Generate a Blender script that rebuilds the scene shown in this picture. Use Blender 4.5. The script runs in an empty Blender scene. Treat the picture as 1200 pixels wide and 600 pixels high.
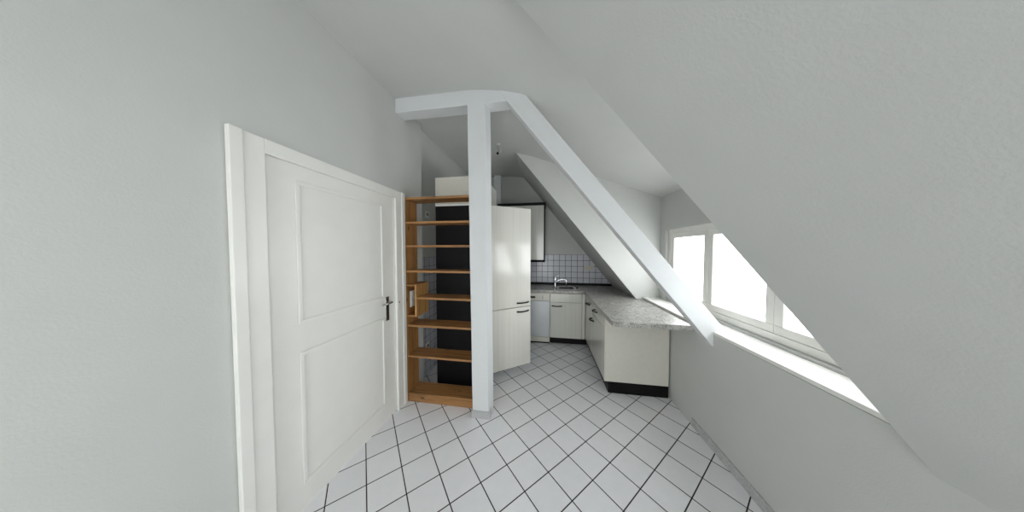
import bpy, math
from mathutils import Vector
R = math.radians
D = bpy.data
COL = bpy.context.scene.collection

# ------------------------------------------------------------------ materials
def lin(c):
    out = []
    for v in c[:3]:
        v /= 255.0
        out.append(v / 12.92 if v <= 0.04045 else ((v + 0.055) / 1.055) ** 2.4)
    return (*out, 1.0)

class NT:
    def __init__(s, name):
        s.m = D.materials.new(name); s.m.use_nodes = True
        s.t = s.m.node_tree; s.b = s.t.nodes['Principled BSDF']
    def n(s, typ, **kw):
        nd = s.t.nodes.new(typ)
        for k, v in kw.items(): setattr(nd, k, v)
        return nd
    def l(s, a, b): s.t.links.new(a, b)
    def math(s, op, a, b=None, clamp=False):
        nd = s.n('ShaderNodeMath', operation=op, use_clamp=clamp)
        for i, v in enumerate((a, b)):
            if v is None: continue
            if isinstance(v, (int, float)): nd.inputs[i].default_value = v
            else: s.l(v, nd.inputs[i])
        return nd.outputs[0]
    def ramp(s, fac, stops):
        nd = s.n('ShaderNodeValToRGB'); cr = nd.color_ramp
        while len(cr.elements) < len(stops): cr.elements.new(0.5)
        for e, (p, c) in zip(cr.elements, stops): e.position = p; e.color = c
        s.l(fac, nd.inputs[0]); return nd.outputs[0]
    def obj(s, scale=(1, 1, 1), rot=(0, 0, 0), loc=(0, 0, 0)):
        tc = s.n('ShaderNodeTexCoord'); mp = s.n('ShaderNodeMapping')
        mp.inputs['Scale'].default_value = scale; mp.inputs['Rotation'].default_value = rot
        mp.inputs['Location'].default_value = loc
        s.l(tc.outputs['Object'], mp.inputs[0]); return mp.outputs[0]
    def noise(s, vec, scale, detail=3, rough=0.5):
        nd = s.n('ShaderNodeTexNoise'); nd.inputs['Scale'].default_value = scale
        nd.inputs['Detail'].default_value = detail; nd.inputs['Roughness'].default_value = rough
        s.l(vec, nd.inputs['Vector']); return nd.outputs['Fac']
    def bump(s, h, strength=0.2, dist=0.002):
        nd = s.n('ShaderNodeBump'); nd.inputs['Strength'].default_value = strength
        nd.inputs['Distance'].default_value = dist
        s.l(h, nd.inputs['Height']); s.l(nd.outputs[0], s.b.inputs['Normal'])

def m_plain(name, c, rough=0.5, metal=0.0, var=0.04, nscale=30, bump=0.0, coat=0.0):
    s = NT(name); v = s.obj(); f = s.noise(v, nscale)
    a = lin(c); lo = tuple(x * (1 - var) for x in a[:3]) + (1,); hi = tuple(min(1, x * (1 + var)) for x in a[:3]) + (1,)
    s.l(s.ramp(f, [(0.3, lo), (0.7, hi)]), s.b.inputs['Base Color'])
    s.b.inputs['Roughness'].default_value = rough; s.b.inputs['Metallic'].default_value = metal
    s.b.inputs['Coat Weight'].default_value = coat; s.b.inputs['Coat Roughness'].default_value = 0.06
    if name.startswith('black'): s.b.inputs['Specular IOR Level'].default_value = 0.22
    if bump: s.bump(f, bump)
    return s.m

def m_tiles(name, axes, origin, ang, pitch, gw, tile, grout, rough=0.25, var=0.03):
    s = NT(name); tc = s.n('ShaderNodeTexCoord'); sep = s.n('ShaderNodeSeparateXYZ')
    s.l(tc.outputs['Object'], sep.inputs[0])
    u = s.math('SUBTRACT', sep.outputs[axes[0]], origin[0]); v = s.math('SUBTRACT', sep.outputs[axes[1]], origin[1])
    c, k = math.cos(ang), math.sin(ang)
    a = s.math('ADD', s.math('MULTIPLY', u, c / pitch), s.math('MULTIPLY', v, k / pitch))
    b = s.math('ADD', s.math('MULTIPLY', u, -k / pitch), s.math('MULTIPLY', v, c / pitch))
    def edge(x):
        f = s.math('FRACT', x); return s.math('MINIMUM', f, s.math('SUBTRACT', 1.0, f))
    d = s.math('MINIMUM', edge(a), edge(b))
    h = gw / 2 / pitch
    mask = s.math('DIVIDE', s.math('SUBTRACT', d, h * 0.75), h * 0.5, clamp=True)
    cell = s.n('ShaderNodeCombineXYZ'); s.l(s.math('FLOOR', a), cell.inputs[0]); s.l(s.math('FLOOR', b), cell.inputs[1])
    wn = s.n('ShaderNodeTexWhiteNoise'); s.l(cell.outputs[0], wn.inputs['Vector'])
    nz = s.noise(tc.outputs['Object'], 14, 6, 0.65)
    mixv = s.math('ADD', s.math('MULTIPLY', wn.outputs['Value'], 0.35), s.math('MULTIPLY', nz, 0.65))
    t = lin(tile)
    tcol = s.ramp(mixv, [(0.25, tuple(x * (1 - var) for x in t[:3]) + (1,)), (0.75, tuple(min(1, x * (1 + var)) for x in t[:3]) + (1,))])
    mx = s.n('ShaderNodeMix', data_type='RGBA'); s.l(mask, mx.inputs[0])
    mx.inputs[6].default_value = lin(grout); s.l(tcol, mx.inputs[7])
    s.l(mx.outputs[2], s.b.inputs['Base Color'])
    rr = s.math('ADD', s.math('MULTIPLY', mask, rough - 0.9), 0.9); s.l(rr, s.b.inputs['Roughness'])
    s.bump(mask, 0.5, 0.0015)
    return s.m

def m_plaster(name, c, strength=0.35):
    s = NT(name); v = s.obj()
    f1 = s.noise(v, 140, 3, 0.6); f2 = s.noise(v, 5, 4, 0.55)
    a = lin(c)
    s.l(s.ramp(f2, [(0.3, tuple(x * 0.97 for x in a[:3]) + (1,)), (0.7, a)]), s.b.inputs['Base Color'])
    s.b.inputs['Roughness'].default_value = 0.85
    h = s.math('ADD', s.math('MULTIPLY', f1, 0.4), s.math('MULTIPLY', f2, 1.2))
    s.bump(h, strength, 0.004)
    return s.m

def m_wood(name, axis, base, dark, rough=0.45):
    """pine boards; grain runs along axis (0 x, 1 y, 2 z)"""
    s = NT(name); sc = [16, 16, 16]; sc[axis] = 1.1
    v = s.obj(scale=sc)
    f = s.noise(v, 2.2, 6, 0.62)
    sc2 = [90, 90, 90]; sc2[axis] = 2.5
    g = s.noise(s.obj(scale=sc2), 1.0, 3, 0.6)
    sk = [9, 9, 9]; sk[axis] = 4.5
    vo = s.n('ShaderNodeTexVoronoi'); vo.inputs['Scale'].default_value = 1.0; s.l(s.obj(scale=sk), vo.inputs['Vector'])
    knot = s.math('DIVIDE', s.math('SUBTRACT', vo.outputs['Distance'], 0.03), 0.12, clamp=True)
    mixf = s.math('ADD', s.math('MULTIPLY', f, 0.75), s.math('MULTIPLY', g, 0.25))
    d, b = lin(dark), lin(base)
    hi = tuple(min(1, x * 1.25) for x in b[:3]) + (1,)
    col = s.ramp(mixf, [(0.32, d), (0.5, b), (0.68, hi)])
    mx = s.n('ShaderNodeMix', data_type='RGBA'); s.l(knot, mx.inputs[0])
    mx.inputs[6].default_value = tuple(x * 0.45 for x in d[:3]) + (1,); s.l(col, mx.inputs[7])
    s.l(mx.outputs[2], s.b.inputs['Base Color'])
    s.b.inputs['Roughness'].default_value = rough; s.bump(mixf, 0.15, 0.001)
    return s.m

def m_front(name, c, rough=0.17, var=0.07, coat=0.1, axis=2):
    """glossy cream cabinet front with a fine upright grain"""
    s = NT(name); sc = [70, 70, 70]; sc[axis] = 0.7
    f = s.noise(s.obj(scale=sc), 1.0, 4, 0.6)
    a = lin(c); lo = (a[0] * (1 - var), a[1] * (1 - var), a[2] * (1 - var * 1.3), 1)
    s.l(s.ramp(f, [(0.35, lo), (0.62, a)]), s.b.inputs['Base Color'])
    s.b.inputs['Roughness'].default_value = rough
    s.b.inputs['Coat Weight'].default_value = coat; s.b.inputs['Coat Roughness'].default_value = 0.05
    return s.m

def m_speckle(name, c1, c2, c3, rough=0.3):
    s = NT(name); v = s.obj()
    f = s.noise(v, 110, 2, 0.7); g = s.noise(v, 18, 4, 0.6)
    m = s.math('ADD', s.math('MULTIPLY', f, 0.7), s.math('MULTIPLY', g, 0.3))
    s.l(s.ramp(m, [(0.36, lin(c1)), (0.5, lin(c2)), (0.62, lin(c3))]), s.b.inputs['Base Color'])
    s.b.inputs['Roughness'].default_value = rough
    return s.m

def m_glass(name):
    s = NT(name); s.t.nodes.remove(s.b)
    out = s.t.nodes['Material Output']
    tr = s.n('ShaderNodeBsdfTransparent'); gl = s.n('ShaderNodeBsdfGlossy'); gl.inputs['Roughness'].default_value = 0.0
    lw = s.n('ShaderNodeLayerWeight'); lw.inputs[0].default_value = 0.5
    fr = s.math('ADD', s.math('MULTIPLY', s.math('POWER', lw.outputs['Facing'], 5.0), 0.7), 0.04, clamp=True)
    mx = s.n('ShaderNodeMixShader'); s.l(fr, mx.inputs[0]); s.l(tr.outputs[0], mx.inputs[1]); s.l(gl.outputs[0], mx.inputs[2])
    s.l(mx.outputs[0], out.inputs[0]); return s.m

M = {}
M['plaster'] = m_plaster('white_plaster', (200, 201, 198))
M['plaster_smooth'] = m_plaster('white_beam_paint', (217, 219, 220), 0.2)
M['floor'] = m_tiles('floor_tiles', (0, 1), (-0.6940, 1.0112), R(43.56), 0.20145, 0.0066, (234, 234, 237), (30, 30, 33), 0.26, 0.035)
M['tile_back'] = m_tiles('backsplash_tiles', (0, 2), (0.053, 0.9865), 0, 0.105, 0.0068, (208, 209, 216), (52, 52, 58), 0.2, 0.03)
M['tile_left'] = m_tiles('side_wall_tiles', (1, 2), (2.22, 0.9865), 0, 0.105, 0.005, (205, 207, 216), (70, 70, 78), 0.2, 0.03)
M['tile_skirt'] = m_speckle('grey_skirting_tile', (165, 165, 165), (182, 182, 182), (196, 196, 198), 0.3)
M['white_paint'] = m_plain('white_gloss_paint', (234, 233, 228), 0.35, var=0.015, nscale=8)
M['cream'] = m_front('cream_front', (219, 218, 211))
M['cream_body'] = m_plain('cream_board', (210, 207, 196), 0.4, var=0.02)
M['black_board'] = m_plain('black_board', (9, 9, 12), 0.55, var=0.2, nscale=4)
M['black'] = m_plain('black_plastic', (9, 9, 10), 0.4, var=0.1)
M['steel'] = m_plain('brushed_steel', (190, 190, 188), 0.25, metal=1.0, var=0.05, nscale=60)
M['chrome'] = m_plain('chrome', (205, 205, 208), 0.08, metal=1.0, var=0.02)
M['dish'] = m_plain('dishwasher_door_enamel', (206, 209, 212), 0.18, var=0.01, coat=0.4)
M['white_plastic'] = m_plain('white_plastic', (228, 228, 222), 0.35, var=0.01)
M['grey_plastic'] = m_plain('grey_plastic', (120, 120, 120), 0.4, var=0.02)
M['cream_plastic'] = m_plain('cream_plastic', (206, 202, 190), 0.35, var=0.01)
M['dark_hole'] = m_plain('dark_hole', (22, 22, 22), 0.6, var=0.02)
M['fridge_liner'] = m_plain('fridge_liner', (225, 228, 230), 0.3, var=0.01)
M['worktop'] = m_speckle('speckled_grey_worktop', (98, 96, 92), (150, 148, 143), (200, 199, 195), 0.35)
M['pine_x'] = m_wood('pine_boards', 0, (158, 114, 68), (84, 54, 29))
M['pine_z'] = m_wood('pine_uprights', 2, (162, 116, 66), (94, 62, 32))
M['pine_y'] = m_wood('pine_box', 2, (176, 132, 78), (128, 88, 48))
M['glass'] = m_glass('window_glass')

# ------------------------------------------------------------------ mesh helpers
class MB:
    def __init__(s): s.v = []; s.f = []; s.sm = []
    def box(s, x0, x1, y0, y1, z0, z1):
        n = len(s.v)
        s.v += [(x0, y0, z0), (x1, y0, z0), (x1, y1, z0), (x0, y1, z0), (x0, y0, z1), (x1, y0, z1), (x1, y1, z1), (x0, y1, z1)]
        s._f([(0, 3, 2, 1), (4, 5, 6, 7), (0, 1, 5, 4), (1, 2, 6, 5), (2, 3, 7, 6), (3, 0, 4, 7)], n); return s
    def _f(s, fs, n, smooth=False):
        for f in fs: s.f.append(tuple(i + n for i in f)); s.sm.append(smooth)
    def prism(s, poly, axis, a, b):
        """poly: 2-D points in the remaining axes (order x,y,z without axis), extruded a..b along axis"""
        n = len(s.v); k = len(poly)
        def P(p, t):
            q = list(p); q.insert(axis, t); return tuple(q)
        s.v += [P(p, a) for p in poly] + [P(p, b) for p in poly]
        s._f([tuple(range(k)), tuple(range(2 * k - 1, k - 1, -1))], n)
        s._f([(i, i + k, (i + 1) % k + k, (i + 1) % k) for i in range(k)], n); return s
    def tube(s, pts, r, seg=10, radii=None):
        pts = [Vector(p) for p in pts]; n0 = len(s.v); rings = len(pts)
        up = None
        for i, p in enumerate(pts):
            if i == 0: t = pts[1] - p
            elif i == rings - 1: t = p - pts[i - 1]
            else: t = (pts[i + 1] - p).normalized() + (p - pts[i - 1]).normalized()
            t.normalize()
            if up is None: up = Vector((0, 0, 1)) if abs(t.z) < 0.9 else Vector((1, 0, 0))
            a = t.cross(up).normalized(); b = a.cross(t).normalized(); up = b
            rr = radii[i] if radii else r
            for k in range(seg):
                w = 2 * math.pi * k / seg
                s.v.append(tuple(p + a * rr * math.cos(w) + b * rr * math.sin(w)))
        fs = []
        for i in range(rings - 1):
            for k in range(seg):
                fs.append((i * seg + k, i * seg + (k + 1) % seg, (i + 1) * seg + (k + 1) % seg, (i + 1) * seg + k))
        s._f(fs, n0, True)
        s._f([tuple(range(seg - 1, -1, -1)), tuple((rings - 1) * seg + k for k in range(seg))], n0); return s
    def cyl(s, c, ax, r, l, seg=24):
        c = Vector(c); a = Vector(ax).normalized(); return s.tube([c, c + a * l], r, seg)
    def build(s, name, mat, parent=None, bevel=0.0, segs=2, origin=None):
        me = D.meshes.new(name); o0 = Vector(origin or (0, 0, 0))
        me.from_pydata([tuple(Vector(v) - o0) for v in s.v], [], s.f)
        import bmesh
        bm = bmesh.new(); bm.from_mesh(me); bmesh.ops.recalc_face_normals(bm, faces=bm.faces); bm.to_mesh(me); bm.free()
        for p, sm in zip(me.polygons, s.sm): p.use_smooth = sm
        me.materials.append(mat); o = D.objects.new(name, me); COL.objects.link(o); o.location = o0
        if parent: o.parent = parent; o.location = o0
        if bevel:
            b = o.modifiers.new('bevel', 'BEVEL'); b.width = bevel; b.segments = segs; b.limit_method = 'ANGLE'
            b.harden_normals = False
        return o

def box(name, mat, dims, parent=None, bevel=0.002, **k): return MB().box(*dims).build(name, mat, parent, bevel, **k)
def struct(o, label=None):
    o['kind'] = 'structure'
    if label: o['label'] = label
    return o
def thing(name, label, cat, loc, rz=0, group=None):
    o = D.objects.new(name, None); COL.objects.link(o); o.location = loc; o.rotation_euler = (0, 0, rz); o.empty_display_size = 0.1
    o['label'] = label; o['category'] = cat
    if group: o['group'] = group
    return o

# ------------------------------------------------------------------ dimensions
ZC = 2.87                 # flat ceiling
KC = -0.4255              # where the roof slope leaves it
SL = 1.255                # roof slope
def roof_z(x): return ZC - SL * (x - KC)
def roof_x(z): return KC + (ZC - z) / SL
DS = 0.38; BL = 0.30
def dorm_z(x):
    u = x - (KC - BL)
    if u <= 0: return ZC
    if u < 2 * BL: return ZC - DS * u * u / (4 * BL)
    return ZC - DS * (x - KC)
XL, XLR = -1.355, -1.405    # left wall, front and recessed rear part
XK = 1.25                 # knee wall
YB = 4.00                 # sink wall
YF = -2.4                 # wall behind the viewer
D0, D1 = 0.868, 2.985      # dormer
XD = 1.45                 # dormer window wall

# ------------------------------------------------------------------ shell
struct(box('floor', M['floor'], (-1.6, 1.6, YF - 0.15, YB + 0.15, -0.1, 0.0), bevel=0))
def ceil_profile(x1):
    xs = [-1.6] + [KC - BL + 2 * BL * i / 16 for i in range(17)] + [x1]
    return [(x, dorm_z(x)) for x in xs] + [(x1, dorm_z(x1) + 0.12), (KC + BL, dorm_z(KC + BL) + 0.16), (KC - BL, ZC + 0.16), (-1.6, ZC + 0.16)]
def smooth_under(o):
    for p in o.data.polygons:
        if abs(p.normal.y) < 0.5: p.use_smooth = True
    e = o.modifiers.new('split', 'EDGE_SPLIT'); e.split_angle = R(20)
    return o
struct(smooth_under(MB().prism(ceil_profile(XD + 0.12), 1, YF - 0.15, YB + 0.15).build('ceiling', M['plaster'])))
def slope_poly(x0, x1, fn, t):
    return [(x0, fn(x0)), (x1, fn(x1)), (x1, fn(x1) + t), (x0, fn(x0) + t)]
struct(MB().prism(slope_poly(KC - 0.05, XK + 0.15, roof_z, 0.16), 1, D1 + 0.0995, YB + 0.15).build('ceiling_slope', M['plaster']))
QX0, QX1, QY0, QY1 = 0.30, 0.98, -1.75, -0.45      # unseen roof window, added behind the viewer to let daylight in
w = MB().prism(slope_poly(KC - 0.05, XK + 0.15, roof_z, 0.16), 1, YF - 0.15, QY0)
w.prism(slope_poly(KC - 0.05, XK + 0.15, roof_z, 0.16), 1, QY1, D0 - 0.0995)
w.prism(slope_poly(KC - 0.05, QX0, roof_z, 0.16), 1, QY0, QY1).prism(slope_poly(QX1, XK + 0.15, roof_z, 0.16), 1, QY0, QY1)
struct(w.build('ceiling_slope', M['plaster']))
cheek = [(KC - 0.05, roof_z(KC - 0.05)), (XK, roof_z(XK)), (XD + 0.12, roof_z(XK)), (XD + 0.12, dorm_z(XD + 0.12) + 0.02), (KC + BL, dorm_z(KC + BL) + 0.02)]
struct(MB().prism(cheek, 1, D1, D1 + 0.1).build('wall_dormer', M['plaster']))
struct(MB().prism(cheek, 1, D0 - 0.1, D0).build('wall_dormer', M['plaster']))
# dormer window wall with opening
WY0, WY1, WZ0, WZ1 = 1.0, 2.86, 0.90, 1.74
w = MB()
w.box(XD, XD + 0.12, D0, WY0, 0.86, 2.2).box(XD, XD + 0.12, WY1, D1, 0.86, 2.2)
w.box(XD, XD + 0.12, WY0, WY1, 0.86, WZ0).box(XD, XD + 0.12, WY0, WY1, WZ1, 2.2)
struct(w.build('wall_dormer', M['plaster']))
# knee wall
w = MB().box(XK, XK + 0.12, YF, D0, 0, roof_z(XK) + 0.02).box(XK, XK + 0.12, D1, YB, 0, roof_z(XK) + 0.02)
w.box(XK, XD + 0.12, D0, D1, 0, 0.86)
struct(w.build('wall_right', M['plaster']))
struct(box('trim_1', M['white_paint'], (XK - 0.0, XD - 0.001, D0 + 0.002, D1 - 0.002, 0.861, 0.885), bevel=0.004))
# left wall with door opening
DY0, DY1, DZ = 0.85, 1.775, 1.99
w = MB()
w.box(XL - 0.2, XL, YF, DY0, 0, ZC).box(XL - 0.2, XL, DY1, 2.215, 0, ZC).box(XL - 0.2, XL, DY0, DY1, DZ, ZC)
w.box(XLR - 0.15, XLR, 2.215, YB, 0, ZC)
struct(w.build('wall_left', M['plaster']))
# sink wall
bw = [(XLR - 0.1, 0), (XK + 0.1, 0), (XK + 0.1, roof_z(XK + 0.1)), (KC, ZC), (XLR - 0.1, ZC)]
struct(MB().prism(bw, 1, YB, YB + 0.14).build('wall_back', M['plaster']))
# wall behind the viewer, opening for an unseen French window added for daylight
FX0, FX1, FZ = -1.15, 0.1, 2.2
w = MB()
w.box(XL - 0.1, FX0, YF - 0.14, YF, 0, ZC)
w.prism([(FX0, FZ), (FX1, FZ), (FX1, roof_z(FX1)), (KC, ZC), (FX0, ZC)], 1, YF - 0.14, YF)
w.prism([(FX1, 0), (XK + 0.1, 0), (XK + 0.1, roof_z(XK + 0.1)), (FX1, roof_z(FX1))], 1, YF - 0.14, YF)
struct(w.build('wall_front', M['plaster']))
# boxed pipe beside the wall cabinet
struct(box('trim_2', M['plaster_smooth'], (-0.935, -0.81, 3.90, YB - 0.002, 0, ZC - 0.001), bevel=0.004))

# ------------------------------------------------------------------ timber frame, painted white
PX0, PX1, PY0, PY1 = -0.634, -0.482, 1.80, 1.897
p = MB(); L = 8
n = len(p.v)
prof = []
for i in range(L + 1):
    t = i / L; z = 0.0 + t * 2.77; dx = -0.034 * t
    e = 0.0015 * math.sin(i * 2.1)
    prof.append([(PX0 + dx - e, PY0 + e), (PX1 - 0.007 + 0.6 * dx + e, PY0 - e), (PX1 + 0.017 + 0.6 * dx + e, PY1), (PX0 + dx, PY1), z])
for q in prof:
    for k in range(4): p.v.append((q[k][0], q[k][1], q[4]))
for i in range(L):
    for k in range(4):
        a = i * 4 + k; b = i * 4 + (k + 1) % 4; p.f.append((a, b, b + 4, a + 4)); p.sm.append(False)
p.f.append((3, 2, 1, 0)); p.sm.append(False); p.f.append((L * 4, L * 4 + 1, L * 4 + 2, L * 4 + 3)); p.sm.append(False)
struct(p.build('wall_post', M['plaster_smooth'], bevel=0.004, segs=2), 'white plastered timber post standing on the tiled floor')
struct(MB().box(XL - 0.0, -0.318, PY0 + 0.003, 1.93, 2.745, ZC + 0.01).build('ceiling_beam', M['plaster_smooth'], bevel=0.006, segs=3), 'white horizontal beam from left wall to the post')
# sloping rafter across the dormer opening
rd = 0.145; ca = 1 / math.sqrt(1 + SL * SL); sa = SL * ca
x0, x1 = KC + 0.03, XK
raf = [(x0, roof_z(x0)), (x1, roof_z(x1)), (x1 + rd * sa, roof_z(x1) + rd * ca), (x0 + rd * sa, roof_z(x0) + rd * ca)]
# keep the buried end under the roof skin: cut it at the ceiling height
struct(MB().prism(raf, 1, 1.797, 1.885).build('ceiling_rafter', M['plaster_smooth'], bevel=0.006, segs=3), 'white sloping rafter running down across the dormer opening')
b = MB()
t = 0.009
b.box(PX0 - t, PX1 + t, PY0 - t, PY0 - 0.001, 0, 0.068).box(PX1 + 0.001, PX1 + t, PY0 - 0.001, PY1, 0, 0.068).box(PX0 - t, PX0 - 0.001, PY0 - 0.001, PY1, 0, 0.068)
struct(b.build('baseboard_post', M['tile_skirt'], bevel=0.0015))
struct(box('baseboard_left', M['tile_skirt'], (XL, XL + 0.009, YF, DY0 - 0.07, 0, 0.068), bevel=0.0015))
struct(box('baseboard_right', M['tile_skirt'], (XK - 0.009, XK, YF, 2.0, 0, 0.068), bevel=0.0015))

# ------------------------------------------------------------------ tiling
tz = 0.9865 + 4 * 0.105
def back_tile_x(z): return roof_x(z) - 0.001
tb = [(-0.8, 0.865), (roof_x(0.865), 0.865), (roof_x(tz), tz), (-0.8, tz)]
struct(MB().prism(tb, 1, YB - 0.008, YB).build('wall_back_tiling', M['tile_back']))
struct(MB().box(XLR, XLR + 0.008, 2.22, YB, 0, tz).build('wall_left_tiling', M['tile_left']))

# ------------------------------------------------------------------ handles, sockets
def bow_handle(name, parent, origin, along, out, length=0.13, rise=0.028):
    """black bow handle, flat-sided, ends flared; origin at its centre on the front"""
    o = Vector(origin); a = Vector(along).normalized(); q = Vector(out).normalized()
    pts = []; rad = []
    for i in range(13):
        t = -1 + 2 * i / 12
        pts.append(o + a * (t * length / 2) + q * (rise * (1 - abs(t) ** 2.6) + 0.001)); rad.append(0.0080 + 0.0018 * abs(t) ** 3)
    return MB().tube(pts, 0.006, 8, rad).build(name, M['black'], parent)

def rel(parent, x, y, z):  # point in the parent's own frame (parents only rotate about z)
    v = Vector((x, y, z)) - parent.location; c, s = math.cos(-parent.rotation_euler.z), math.sin(-parent.rotation_euler.z)
    return Vector((v.x * c - v.y * s, v.x * s + v.y * c, v.z))

def door_panel(parent, name, mat, dims, bevel=0.003):
    return box(name, mat, dims, parent, bevel)

# ------------------------------------------------------------------ worktop
WT, WB = 0.862, 0.820
XE, YE = 0.595, 1.985        # aisle edge and free end of the arm
YS = 3.395                   # front edge of the sink run
t = thing('worktop', 'speckled grey L-shaped worktop running from the sink round to the free end', 'worktop', (XE, YS, WB))
SX0, SX1, SY0, SY1 = 0.215, 0.485, 3.465, 3.765
slab = MB()
xl, xr, xr2 = -0.55, 1.172, 1.243
outer = [(xl, YS), (XE, YS), (XE, YE), (xr2, YE), (xr2, D1 - 0.002), (xr, D1 - 0.0015), (xr, YB - 0.001), (xl, YB - 0.001)]
# slab split into pieces round the sink cut-out
slab.box(xl, SX0, YS, YB - 0.009, WB, WT).box(SX0, SX1, YS, SY0, WB, WT).box(SX0, SX1, SY1, YB - 0.009, WB, WT)
slab.prism([(SX1, YS), (xr, YS), (xr, YB - 0.009), (SX1, YB - 0.009)], 2, WB, WT)
slab.prism([(XE, YE), (xr2, YE), (xr2, D1 - 0.002), (xr, D1 - 0.0015), (xr, YS), (XE, YS)], 2, WB, WT)
for i, v in enumerate(slab.v): slab.v[i] = tuple(Vector(v) - Vector((XE, YS, WB)))
slab.build('slab', M['worktop'], t)
us = MB().prism([(xl, WT), (1.165, WT), (1.14, WT + 0.036), (xl, WT + 0.036)], 1, YB - 0.055, YB - 0.0095)
us.v = [tuple(Vector(v) - Vector((XE, YS, WB))) for v in us.v]
us.build('upstand', M['black'], t)['label'] = 'black upstand strip along the tiles'

def local(mb, o):
    mb.v = [tuple(Vector(v) - Vector(o)) for v in mb.v]; return mb

# sink
o = ((SX0 + SX1) / 2, (SY0 + SY1) / 2, WT)
t = thing('sink', 'small square stainless steel sink set into the grey worktop', 'sink', o)
s = MB(); f = 0.022
a0, a1, b0, b1 = SX0 - 0.012, SX1 + 0.012, SY0 - 0.012, SY1 + 0.012
zr = WT + 0.009
s.box(a0, SX0 + f, b0, b1, WT + 0.0005, zr).box(SX1 - f, a1, b0, b1, WT + 0.0005, zr).box(SX0 + f, SX1 - f, b0, SY0 + f, WT + 0.0005, zr).box(SX0 + f, SX1 - f, SY1 - f, b1, WT + 0.0005, zr)
local(s, o).build('rim', M['steel'], t, 0.0015)
s = MB(); c0, c1, e0, e1 = SX0 + f, SX1 - f, SY0 + f, SY1 - f; zb = WT - 0.15; w_ = 0.002
s.box(c0 - w_, c0, e0, e1, zb, WT).box(c1, c1 + w_, e0, e1, zb, WT).box(c0, c1, e0 - w_, e0, zb, WT).box(c0, c1, e1, e1 + w_, zb, WT).box(c0, c1, e0, e1, zb - w_, zb)
local(s, o).build('bowl', M['steel'], t)
local(MB().cyl(((SX0 + SX1) / 2, (SY0 + SY1) / 2, zb), (0, 0, 1), 0.04, 0.004), o).build('drain', M['chrome'], t)
local(MB().cyl((SX1 + 0.04, SY0 + 0.16, WT), (0, 0, 1), 0.018, 0.014), o).build('drain_knob', M['black'], t, 0.002)

# faucet
o = (0.165, 3.53, WT)
t = thing('faucet', 'chrome single-lever mixer tap with an angular spout left of the sink', 'faucet', o)
MB().cyl((0, 0, 0.001), (0, 0, 1), 0.028, 0.008).build('base', M['chrome'], t, 0.002)
MB().tube([(0, 0, 0.005), (0, 0, 0.06), (0, 0, 0.14), (0, 0, 0.172)], 0.02, 20, [0.022, 0.019, 0.018, 0.020]).build('body', M['chrome'], t, 0.002)
MB().tube([(0.0, 0, 0.10), (0.03, 0, 0.128), (0.07, -0.002, 0.150), (0.12, -0.006, 0.158), (0.155, -0.01, 0.158), (0.172, -0.012, 0.148), (0.176, -0.013, 0.12), (0.177, -0.013, 0.055)], 0.010, 12,
          [0.012, 0.012, 0.011, 0.010, 0.010, 0.010, 0.010, 0.0105]).build('spout', M['chrome'], t)
MB().tube([(0, 0, 0.172), (0, 0, 0.19), (0.02, -0.003, 0.205), (0.075, -0.01, 0.222)], 0.012, 12, [0.019, 0.014, 0.008, 0.006]).build('lever', M['chrome'], t)

# ------------------------------------------------------------------ sink run
YFACE = 3.417
def toe(name, parent, o, dims): return local(MB().box(*dims), o).build(name, M['black'], parent)
# sink cabinet
o = (0.325, YFACE, 0)
t = thing('sink_cabinet', 'cream base cabinet under the sink, one door below a blank drawer front', 'cabinet', o)
c = MB().box(0.083, 0.10, YFACE + 0.02, YB - 0.012, 0.12, 0.815).box(0.552, 0.57, YFACE + 0.02, YB - 0.012, 0.12, 0.815).box(0.10, 0.552, YFACE + 0.02, YB - 0.012, 0.12, 0.138).box(0.10, 0.552, YB - 0.03, YB - 0.012, 0.138, 0.815).box(0.10, 0.552, YFACE + 0.02, YFACE + 0.04, 0.64, 0.69)
local(c, o).build('body', M['cream_body'], t)
d = local(MB().box(0.085, 0.568, YFACE, YFACE + 0.019, 0.106, 0.668), o).build('door', M['cream'], t, 0.003)
bow_handle('handle', d, (0.19 - o[0], 0, 0.612), (1, 0, 0), (0, -1, 0), 0.15, 0.026)
local(MB().box(0.085, 0.568, YFACE, YFACE + 0.019, 0.674, 0.806), o).build('drawer_front', M['cream'], t, 0.003)
toe('kick_board', t, o, (0.083, 0.655, 3.47, 3.485, 0, 0.104))
local(MB().box(0.573, 0.620, YFACE, YFACE + 0.019, 0.106, 0.806), o).build('corner_strip', M['cream'], t, 0.002)

# dishwasher
o = (-0.22, YFACE, 0)
t = thing('dishwasher', 'pale grey fronted dishwasher with cream control panel left of sink cabinet', 'dishwasher', o)
x0, x1 = -0.515, 0.079
local(MB().box(x0 + 0.004, x1 - 0.004, YFACE + 0.03, YB - 0.02, 0.03, 0.815), o).build('body', M['grey_plastic'], t, 0.003)
local(MB().box(x0, x1, YFACE - 0.004, YFACE + 0.029, 0.108, 0.683), o).build('door', M['dish'], t, 0.004)
cp = local(MB().box(x0, x1, YFACE - 0.010, YFACE + 0.029, 0.688, 0.812), o).build('control_panel', M['cream_body'], t, 0.004)
local(MB().box(-0.33, -0.15, YFACE - 0.0115, YFACE - 0.0095, 0.728, 0.758), o).build('door_grip', M['dark_hole'], cp, 0.0005)
k = MB().cyl((-0.032 - o[0], -0.010, 0.748), (0, -1, 0), 0.021, 0.018, 24).build('knob', M['white_plastic'], cp, 0.002)
MB().box(-0.032 - o[0] - 0.005, -0.032 - o[0] + 0.005, -0.040, -0.027, 0.724, 0.772).build('knob_grip', M['grey_plastic'], cp, 0.001)
local(MB().box(x0, x1, YFACE - 0.002, YFACE + 0.029, 0.028, 0.103), o).build('lower_panel', M['cream_body'], t, 0.003)
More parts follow.
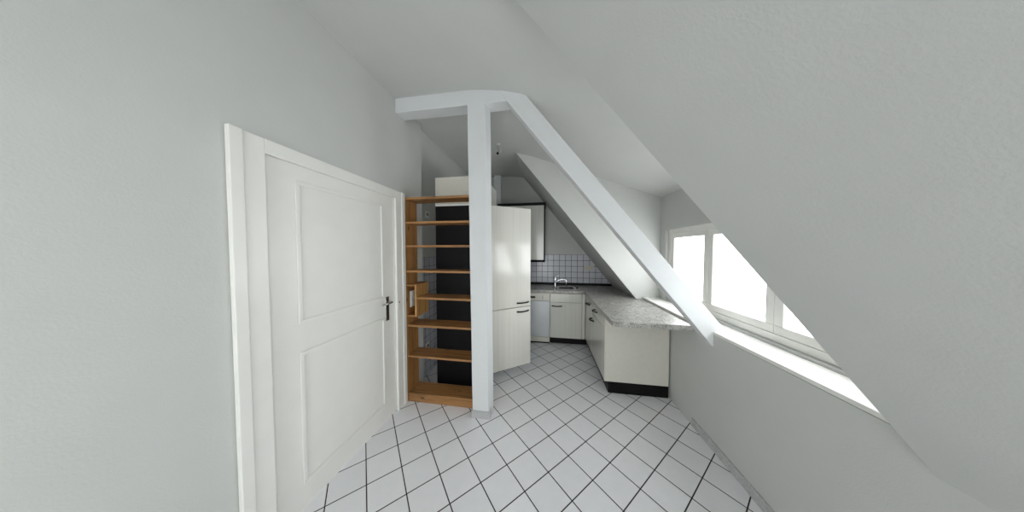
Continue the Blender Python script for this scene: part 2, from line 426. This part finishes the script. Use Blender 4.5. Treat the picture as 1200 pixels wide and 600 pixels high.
toe('kick_board', t, o, (x0, x1, YFACE + 0.02, YFACE + 0.032, 0, 0.027))
# end panel of the sink run
o = (-0.535, YFACE, 0)

# ------------------------------------------------------------------ arm cabinets (fronts face the aisle, -x)
XFACE = 0.622
def arm_cab(label, y0, y1, drawer, handle_y_door, end_panel=False):
    o = (XFACE, (y0 + y1) / 2, 0)
    t = thing('base_cabinet', label, 'cabinet', o, group=None)
    yb0 = y0 + (0.10 if end_panel else 0.0)
    c = MB().box(XFACE + 0.02, 1.17, yb0, yb0 + 0.017, 0.12, 0.815).box(XFACE + 0.02, 1.17, y1 - 0.017, y1, 0.12, 0.815)
    c.box(XFACE + 0.02, 1.17, yb0 + 0.017, y1 - 0.017, 0.12, 0.137).box(1.153, 1.17, yb0 + 0.017, y1 - 0.017, 0.137, 0.815)
    local(c, o).build('body', M['cream_body'], t)
    zt = 0.806
    if drawer:
        dr = local(MB().box(XFACE, XFACE + 0.019, yb0 + 0.002, y1 - 0.002, 0.668, zt), o).build('drawer', M['cream'], t, 0.003)
        bow_handle('handle', dr, (0, (yb0 + y1) / 2 - o[1] + 0.02, 0.750), (0, 1, 0), (-1, 0, 0), 0.12, 0.042)
        zt = 0.662
    d = local(MB().box(XFACE, XFACE + 0.019, yb0 + 0.002, y1 - 0.002, 0.122, zt), o).build('door', M['cream'], t, 0.003)
    bow_handle('handle', d, (0, handle_y_door - o[1], zt - 0.075), (0, 1, 0), (-1, 0, 0), 0.12, 0.042)
    if end_panel:
        local(MB().box(XFACE, XFACE + 0.019, y0 + 0.02, yb0 - 0.002, 0.122, 0.812), o).build('corner_strip', M['cream'], t, 0.002)
        local(MB().box(XFACE, 1.235, y0, y0 + 0.018, 0.12, 0.818), o).build('end_panel', M['cream_body'], t, 0.002)
        toe('kick_board', t, o, (0.662, 0.677, y0 + 0.002, y1, 0, 0.118))
        toe('kick_board', t, o, (0.678, 1.235, y0 + 0.002, y0 + 0.017, 0, 0.118))
    else: toe('kick_board', t, o, (0.662, 0.677, y0, 3.486, 0, 0.118))
    return t
arm_cab('cream base cabinet with drawer, door and end panel under worktop free end', 2.330, 2.966, True, 2.893, True)
arm_cab('narrow cream base cabinet with one tall door in the inner corner', 2.970, 3.395, False, 3.15)

# ------------------------------------------------------------------ wall cabinet
o = (-0.4, YB - 0.175, 1.30)
t = thing('wall_cabinet', 'cream two-door wall cabinet with black rails hanging over the tiles', 'cabinet', o)
y0 = 3.672
c = MB().box(-0.80, -0.783, y0, YB - 0.009, 1.325, 2.256).box(-0.02, -0.003, y0, YB - 0.009, 1.325, 2.256).box(-0.783, -0.02, y0, YB - 0.009, 1.325, 1.342).box(-0.783, -0.02, y0, YB - 0.009, 2.24, 2.256).box(-0.783, -0.02, YB - 0.02, YB - 0.009, 1.342, 2.24).box(-0.783, -0.02, y0 + 0.02, YB - 0.02, 1.80, 1.815)
local(c, o).build('body', M['cream_body'], t)
local(MB().box(-0.798, -0.403, y0 - 0.02, y0 - 0.001, 1.327, 2.25), o).build('door', M['cream'], t, 0.003)
local(MB().box(-0.399, -0.022, y0 - 0.02, y0 - 0.001, 1.327, 2.25), o).build('door', M['cream'], t, 0.003)
local(MB().box(-0.80, 0.002, y0 - 0.022, YB - 0.012, 1.287, 1.324), o).build('light_rail', M['black'], t, 0.002)
local(MB().box(-0.82, 0.010, y0 - 0.035, YB - 0.012, 2.244, 2.290), o).build('cornice', M['black'], t, 0.004)
local(MB().box(-0.018, 0.002, y0 - 0.022, y0 - 0.001, 1.324, 2.256), o).build('edge_strip', M['black'], t, 0.002)

# ------------------------------------------------------------------ tall fridge cabinet, doors ajar
CX0, CX1, CY0, CY1, CH = -1.190, -0.645, 2.21, 2.81, 1.993
o = (CX0 + 0.28, CY0 + 0.3, 0)
t = thing('fridge_cabinet', 'tall cream fridge cabinet with black side, both doors standing ajar', 'cabinet', o)
local(MB().box(CX0, CX1, CY0, CY0 + 0.018, 0.0, CH - 0.02), o).build('side_panel', M['black_board'], t, 0.001)['label'] = 'black side panel facing the shelves'
local(MB().box(CX0, CX1, CY1 - 0.018, CY1, 0.0, CH - 0.02), o).build('side_panel', M['cream_body'], t, 0.001)
local(MB().box(CX0, CX1, CY0, CY1, CH - 0.019, CH), o).build('top_panel', M['white_paint'], t, 0.001)
local(MB().box(CX0, CX0 + 0.01, CY0 + 0.018, CY1 - 0.018, 0.10, CH - 0.02), o).build('back_panel', M['cream_body'], t)
local(MB().box(CX0 + 0.01, CX1, CY0 + 0.018, CY1 - 0.018, 0.10, 0.118), o).build('bottom_panel', M['cream_body'], t)
local(MB().box(CX1 - 0.07, CX1 - 0.05, CY0 + 0.018, CY1 - 0.018, 0.0, 0.098), o).build('kick_board', M['black'], t)
def liner(z0, z1, shelves):
    m = MB(); a0, a1, b0, b1 = CX0 + 0.03, CX1 - 0.01, CY0 + 0.03, CY1 - 0.03; th = 0.03
    m.box(a0, a0 + th, b0, b1, z0, z1).box(a0 + th, a1, b0, b0 + th, z0, z1).box(a0 + th, a1, b1 - th, b1, z0, z1)
    m.box(a0 + th, a1, b0 + th, b1 - th, z0, z0 + th).box(a0 + th, a1, b0 + th, b1 - th, z1 - th, z1)
    ob = local(m, o).build('fridge_compartment', M['fridge_liner'], t, 0.002)
    for z in shelves:
        local(MB().box(a0 + th, a1 - 0.05, b0 + th, b1 - th, z, z + 0.006), o).build('glass_shelf', M['white_plastic'], ob)
liner(0.13, 0.80, (0.35, 0.57)); liner(0.83, 1.955, (1.05, 1.30, 1.55, 1.76))
# doors: hinged at the near corner
DA = R(36.0)
hx, hy = -0.645, 2.264
hinge = Vector((hx - o[0], hy - o[1], 0))
def swung_door(z0, z1, hz, rise_to):
    W = 0.585
    m = MB().box(0.0, W, 0.0, 0.020, z0, z1)
    d = m.build('door', M['cream'], t, 0.003); d.location = hinge; d.rotation_euler = (0, 0, DA)
    inner = MB().box(0.04, W - 0.035, 0.021, 0.055, z0 + 0.04, z1 - 0.04).build('door_liner', M['fridge_liner'], d, 0.006)
    bow_handle('handle', d, (W - 0.11, 0, hz), (1, 0, 0), (0, -1, 0), 0.16, 0.026)
swung_door(0.818, 1.988, 0.866, 0)
swung_door(0.105, 0.810, 0.762, 0)
local(MB().box(CX1 - 0.03, CX1 + 0.012, CY0 + 0.02, CY0 + 0.05, CH - 0.09, CH - 0.03), o).build('hinge', M['grey_plastic'], t, 0.002)
local(MB().box(CX1 - 0.03, CX1 + 0.012, CY0 + 0.02, CY0 + 0.05, 0.2, 0.26), o).build('hinge', M['grey_plastic'], t, 0.002)

# cabinet on top of it
o = (CX0 + 0.28, CY0 + 0.3, CH + 0.001)
t = thing('top_cabinet', 'low cream cabinet box standing on top of the tall fridge cabinet', 'cabinet', o)
TY1 = 2.81; z0, z1 = CH + 0.001, 2.283
c = MB().box(CX0, CX1 - 0.02, CY0, CY0 + 0.018, z0, z1).box(CX0, CX1 - 0.02, TY1 - 0.018, TY1, z0, z1).box(CX0, CX1 - 0.02, CY0 + 0.018, TY1 - 0.018, z0, z0 + 0.018).box(CX0, CX1 - 0.02, CY0 + 0.018, TY1 - 0.018, z1 - 0.018, z1).box(CX0, CX0 + 0.012, CY0 + 0.018, TY1 - 0.018, z0 + 0.018, z1 - 0.018)
local(c, o).build('body', M['cream_body'], t)
local(MB().box(CX1 - 0.019, CX1, CY0 + 0.001, TY1 - 0.001, z0 + 0.002, z1 - 0.001), o).build('flap_door', M['cream'], t, 0.002)

# ------------------------------------------------------------------ pine shelving unit
o = (-0.97, 1.985, 0)
t = thing('shelving_unit', 'open pine shelving unit standing between the left wall and white post', 'shelf', o)
SXL, SXR, SYF, SYB = -1.352, -0.580, 1.900, 2.083
local(MB().box(SXL, SXL + 0.02, SYF, SYB, 0, 1.98), o).build('side_panel', M['pine_z'], t, 0.0015)
local(MB().box(SXR - 0.02, SXR, SYF, SYB, 0, 1.98), o).build('side_panel', M['pine_z'], t, 0.0015)
xi0, xi1 = SXL + 0.0205, SXR - 0.0205
for z in (1.98, 1.770, 1.542, 1.298, 1.038, 0.765, 0.46, 0.087):
    a = -1.2275 if z == 1.038 else xi0
    yb = SYB + (0.0 if z != 0.087 else 0.0)
    if z == 1.98:
        local(MB().box(SXL - 0.0, SXR, SYF - 0.002, SYB, z + 0.0005, z + 0.0215), o).build('top_board', M['pine_x'], t, 0.0015)
    else:
        local(MB().box(a, xi1, SYF + 0.001, yb, z - 0.02, z), o).build('shelf', M['pine_x'], t, 0.0015)
local(MB().box(xi0, xi1, SYF - 0.001, SYF + 0.018, 0.0, 0.0665), o).build('kick_board', M['pine_x'], t, 0.0015)
# box built in round the light switch
bx = MB().box(-1.246, -1.228, SYF - 0.002, SYB + 0.03, 0.845, 1.160)
local(bx, o).build('box_side', M['pine_y'], t, 0.0015)
local(MB().box(xi0, -1.2465, SYF - 0.002, SYB + 0.03, 1.145, 1.160), o).build('box_top', M['pine_x'], t, 0.0015)
local(MB().box(xi0, -1.2465, SYF - 0.002, SYB + 0.03, 0.845, 0.860), o).build('box_bottom', M['pine_x'], t, 0.0015)
local(MB().box(xi0, -1.2465, SYB + 0.012, SYB + 0.03, 0.8605, 1.1445), o).build('box_back', M['pine_z'], t, 0.0)

# ------------------------------------------------------------------ switches and sockets
def plate(name, label, cat, o, rz, kinds, vertical=True, mat='white_plastic', s=0.078):
    """kinds: 's' socket, 'r' rocker switch; plate lies on its local xz plane facing -y"""
    t = thing(name, label, cat, o, rz)
    n = len(kinds); hw = s / 2; tot = s * n
    if vertical: MB().box(-hw, hw, -0.010, 0, -tot / 2, tot / 2).build('frame', M[mat], t, 0.003)
    else: MB().box(-tot / 2, tot / 2, -0.010, 0, -hw, hw).build('frame', M[mat], t, 0.003)
    for i, k in enumerate(kinds):
        c = -tot / 2 + s * (i + 0.5)
        cx, cz = (0, c) if vertical else (c, 0)
        if k == 'r': MB().box(cx - 0.029, cx + 0.029, -0.015, -0.0101, cz - 0.029, cz + 0.029).build('rocker', M[mat], t, 0.003)
        else:
            ins = MB().tube([(cx, -0.0101, cz), (cx, -0.0125, cz)], 0.026, 28).build('socket_insert', M[mat], t, 0.001)
            MB().tube([(cx, -0.0126, cz), (cx, -0.0132, cz)], 0.0205, 28).build('socket_well', M['grey_plastic' if mat == 'white_plastic' else mat], ins)
            MB().cyl((cx - 0.009, -0.0133, cz), (0, -1, 0), 0.003, 0.0006, 10).cyl((cx + 0.009, -0.0133, cz), (0, -1, 0), 0.003, 0.0006, 10).build('pin_holes', M['dark_hole'], ins)
    return t
plate('wall_socket', 'cream double power socket on the white tiles right of the tap', 'socket', (0.771, YB - 0.0085, 1.17), 0, 'ss', False, 'cream_plastic', 0.08)
XT = XLR + 0.0085
plate('wall_socket', 'white power socket high on left wall above the tiling', 'socket', (XLR + 0.0005, 2.395, 1.92), R(90), 's')
plate('wall_socket', 'white power socket low on the tiled left wall near the floor', 'socket', (XT, 2.36, 0.345), R(90), 's')
plate('light_switch', 'white double light switch inside the small pine box of the shelves', 'switch', (xi0 + 0.0005, 1.985, 1.005), R(90), 'rr', True, 'white_plastic', 0.082)

# ------------------------------------------------------------------ ceiling cable
o = (-0.601, 2.747, dorm_z(-0.601))
t = thing('ceiling_cable', 'bare lamp cable with terminal block hanging from the kitchen ceiling', 'cable', o)
MB().tube([(0, 0, -0.0), (0, 0, -0.012)], 0.03, 20, [0.03, 0.022]).build('ceiling_rose', M['white_plastic'], t)
MB().tube([(0, 0, -0.01), (0.01, 0, -0.04), (0.03, 0.0, -0.06), (0.035, 0, -0.09), (0.018, 0, -0.115)], 0.006, 8).build('wire', M['white_plastic'], t)
MB().tube([(0, 0, -0.01), (-0.012, 0, -0.05), (0.004, 0, -0.085), (-0.008, 0, -0.11)], 0.003, 8).build('wire', M['grey_plastic'], t)
MB().box(-0.022, 0.004, -0.007, 0.007, -0.135, -0.108).build('terminal_block', M['black'], t, 0.002)

# ------------------------------------------------------------------ door in the left wall
door = D.objects.new('door_1', None); COL.objects.link(door); door['kind'] = 'structure'
door.location = (XL, (DY0 + DY1) / 2, 0); o = tuple(door.location)
cw = 0.125
c = MB().box(XL - 0.02, XL + 0.018, DY1 - 0.005, 1.888, 0, 2.036).box(XL - 0.02, XL + 0.018, DY0 - 0.10, DY0 + 0.005, 0, 2.036).box(XL - 0.02, XL + 0.018, DY0 + 0.005, DY1 - 0.005, DZ - 0.015, 2.036)
c = MB().box(XL + 0.001, XL + 0.018, DY1 - 0.005, 1.888, 0, 2.036).box(XL + 0.001, XL + 0.018, DY0 - 0.12, DY0 + 0.005, 0, 2.036).box(XL + 0.001, XL + 0.018, DY0 + 0.005, DY1 - 0.005, DZ - 0.025, 2.036)
c.box(XL + 0.018, XL + 0.026, DY1 + 0.07, 1.888, 0, 2.036).box(XL + 0.018, XL + 0.026, DY0 - 0.12, DY0 - 0.075, 0, 2.036)
local(c, o).build('door_frame', M['white_paint'], door, 0.003)
lf = MB().box(XL - 0.045, XL - 0.006, DY0 + 0.004, DY1 - 0.008, 0.006, DZ - 0.004)
leaf = local(lf, o).build('door_leaf', M['white_paint'], door, 0.003)
for (z0, z1) in ((0.15, 0.92), (1.08, 1.88)):
    fr = MB(); a0, a1 = DY0 + 0.14, DY1 - 0.14; w_ = 0.022; xa, xb = XL - 0.0058, XL + 0.002
    fr.box(xa, xb, a0, a1, z0, z0 + w_).box(xa, xb, a0, a1, z1 - w_, z1).box(xa, xb, a0, a0 + w_, z0 + w_, z1 - w_).box(xa, xb, a1 - w_, a1, z0 + w_, z1 - w_)
    local(fr, o).build('panel_moulding', M['white_paint'], leaf, 0.003)
local(MB().box(XL + 0.0185, XL + 0.021, DY1 + 0.005, DY1 + 0.03, 0.945, 1.03), o).build('strike_plate', M['white_plastic'], door, 0.001)
local(MB().box(XL + 0.0212, XL + 0.0216, DY1 + 0.012, DY1 + 0.023, 1.005, 1.02), o).build('latch_hole', M['dark_hole'], door)
hd = local(MB().box(XL - 0.0055, XL - 0.001, DY1 - 0.125, DY1 - 0.085, 0.88, 1.09), o).build('handle_plate', M['steel'], leaf, 0.002)
local(MB().tube([(XL - 0.001, DY1 - 0.105, 1.045), (XL + 0.045, DY1 - 0.105, 1.045), (XL + 0.052, DY1 - 0.115, 1.045), (XL + 0.052, DY1 - 0.22, 1.045)], 0.008, 12), o).build('lever', M['steel'], hd)

# ------------------------------------------------------------------ windows
def window(name, axis, at, a0, a1, z0, z1, n, depth=0.05, fr=0.05):
    """framed casements with glass; axis 0: plane x=at spanning y, axis 1: plane y=at spanning x"""
    r = D.objects.new(name, None); COL.objects.link(r); r['kind'] = 'structure'
    loc = (at, (a0 + a1) / 2, z0) if axis == 0 else ((a0 + a1) / 2, at, z0)
    r.location = loc
    def bx_(m, p0, p1, q0, q1, d0, d1):
        return m.box(at + d0, at + d1, p0, p1, q0, q1) if axis == 0 else m.box(p0, p1, at + d0, at + d1, q0, q1)
    m = MB(); e = 0.001
    bx_(m, a0 + e, a1 - e, z0 + e, z0 + fr, 0, depth); bx_(m, a0 + e, a1 - e, z1 - fr, z1 - e, 0, depth)
    bx_(m, a0 + e, a0 + fr, z0 + fr, z1 - fr, 0, depth); bx_(m, a1 - fr, a1 - e, z0 + fr, z1 - fr, 0, depth)
    local(m, loc).build('window_frame', M['white_paint'], r, 0.003)
    w_ = (a1 - a0 - 2 * fr) / n
    for i in range(n):
        s0 = a0 + fr + i * w_ + 0.002; s1 = s0 + w_ - 0.004; q0, q1 = z0 + fr + 0.002, z1 - fr - 0.002; g = 0.055
        m = MB()
        bx_(m, s0, s1, q0, q0 + g, 0.004, 0.045); bx_(m, s0, s1, q1 - g, q1, 0.004, 0.045)
        bx_(m, s0, s0 + g, q0 + g, q1 - g, 0.004, 0.045); bx_(m, s1 - g, s1, q0 + g, q1 - g, 0.004, 0.045)
        sash = local(m, loc).build('sash', M['white_paint'], r, 0.004)
        m = MB(); bx_(m, s0 + g, s1 - g, q0 + g, q1 - g, 0.022, 0.026)
        local(m, loc).build('pane', M['glass'], sash)
    return r
window('window_1', 0, XD + 0.03, WY0, WY1, WZ0, WZ1, 3)
rw = D.objects.new('added_window_roof', None); COL.objects.link(rw); rw['kind'] = 'structure'  # unseen roof window, added so more daylight falls on the floor
qm = ((QX0 + QX1) / 2, (QY0 + QY1) / 2); rw.location = (qm[0], qm[1], roof_z(qm[0]) + 0.06); rw.rotation_euler = (0, math.atan(SL), 0)
ql = (QX1 - QX0) * math.sqrt(1 + SL * SL) / 2 - 0.04; qw = (QY1 - QY0) / 2 - 0.002
m = MB().box(-ql, ql, -qw, -qw + 0.07, -0.02, 0.05).box(-ql, ql, qw - 0.07, qw, -0.02, 0.05).box(-ql, -ql + 0.07, -qw + 0.07, qw - 0.07, -0.02, 0.05).box(ql - 0.07, ql, -qw + 0.07, qw - 0.07, -0.02, 0.05)
fr_ = m.build('window_frame', M['white_paint'], None, 0.003); fr_.parent = rw
pn = MB().box(-ql + 0.07, ql - 0.07, -qw + 0.07, qw - 0.07, 0.01, 0.014).build('pane', M['glass']); pn.parent = rw
window('added_window_rear', 1, YF - 0.09, FX0, FX1, 0.0, FZ, 2)  # unseen French window, added as a daylight source

# ------------------------------------------------------------------ light: overcast daylight through the dormer and two added windows
W = D.worlds.new('overcast_sky'); bpy.context.scene.world = W; W.use_nodes = True
bg = W.node_tree.nodes['Background']; bg.inputs[0].default_value = (0.945, 0.98, 1.0, 1); bg.inputs[1].default_value = 9.0
def portal(name, loc, rot, sx, sy):
    l = D.lights.new(name, 'AREA'); l.shape = 'RECTANGLE'; l.size = sx; l.size_y = sy; l.cycles.is_portal = True
    o = D.objects.new(name, l); COL.objects.link(o); o.location = loc; o.rotation_euler = rot
portal('daylight_dormer', (XD + 0.14, (WY0 + WY1) / 2, (WZ0 + WZ1) / 2), (0, R(90), 0), WZ1 - WZ0, WY1 - WY0)
portal('daylight_added_roof', (qm[0] + 0.15, qm[1], roof_z(qm[0]) + 0.25), (0, math.atan(SL), 0), 2 * ql, 2 * qw)  # portal of the added roof window
portal('daylight_added_rear', ((FX0 + FX1) / 2, YF - 0.16, FZ / 2), (R(90), 0, 0), FX1 - FX0, FZ)  # portal of the added French window

# ------------------------------------------------------------------ camera
cam = D.cameras.new('camera'); co = D.objects.new('camera', cam); COL.objects.link(co)
cam.sensor_fit = 'HORIZONTAL'; cam.sensor_width = 36; cam.lens = 251 / 1200 * 36; cam.clip_start = 0.02
co.location = (0, 0, 1.5); co.rotation_euler = (R(90) - 0.030, 0, R(8.75))
sc = bpy.context.scene; sc.camera = co
sc.view_settings.view_transform = 'Standard'; sc.view_settings.look = 'None'
sc.view_settings.gamma = 1; sc.view_settings.use_curve_mapping = False
sc.view_settings.exposure = 0.02
sc.cycles.max_bounces = 14; sc.cycles.diffuse_bounces = 8; sc.cycles.glossy_bounces = 5; sc.cycles.transparent_max_bounces = 8
sc.cycles.use_denoising = True; sc.cycles.sample_clamp_indirect = 10
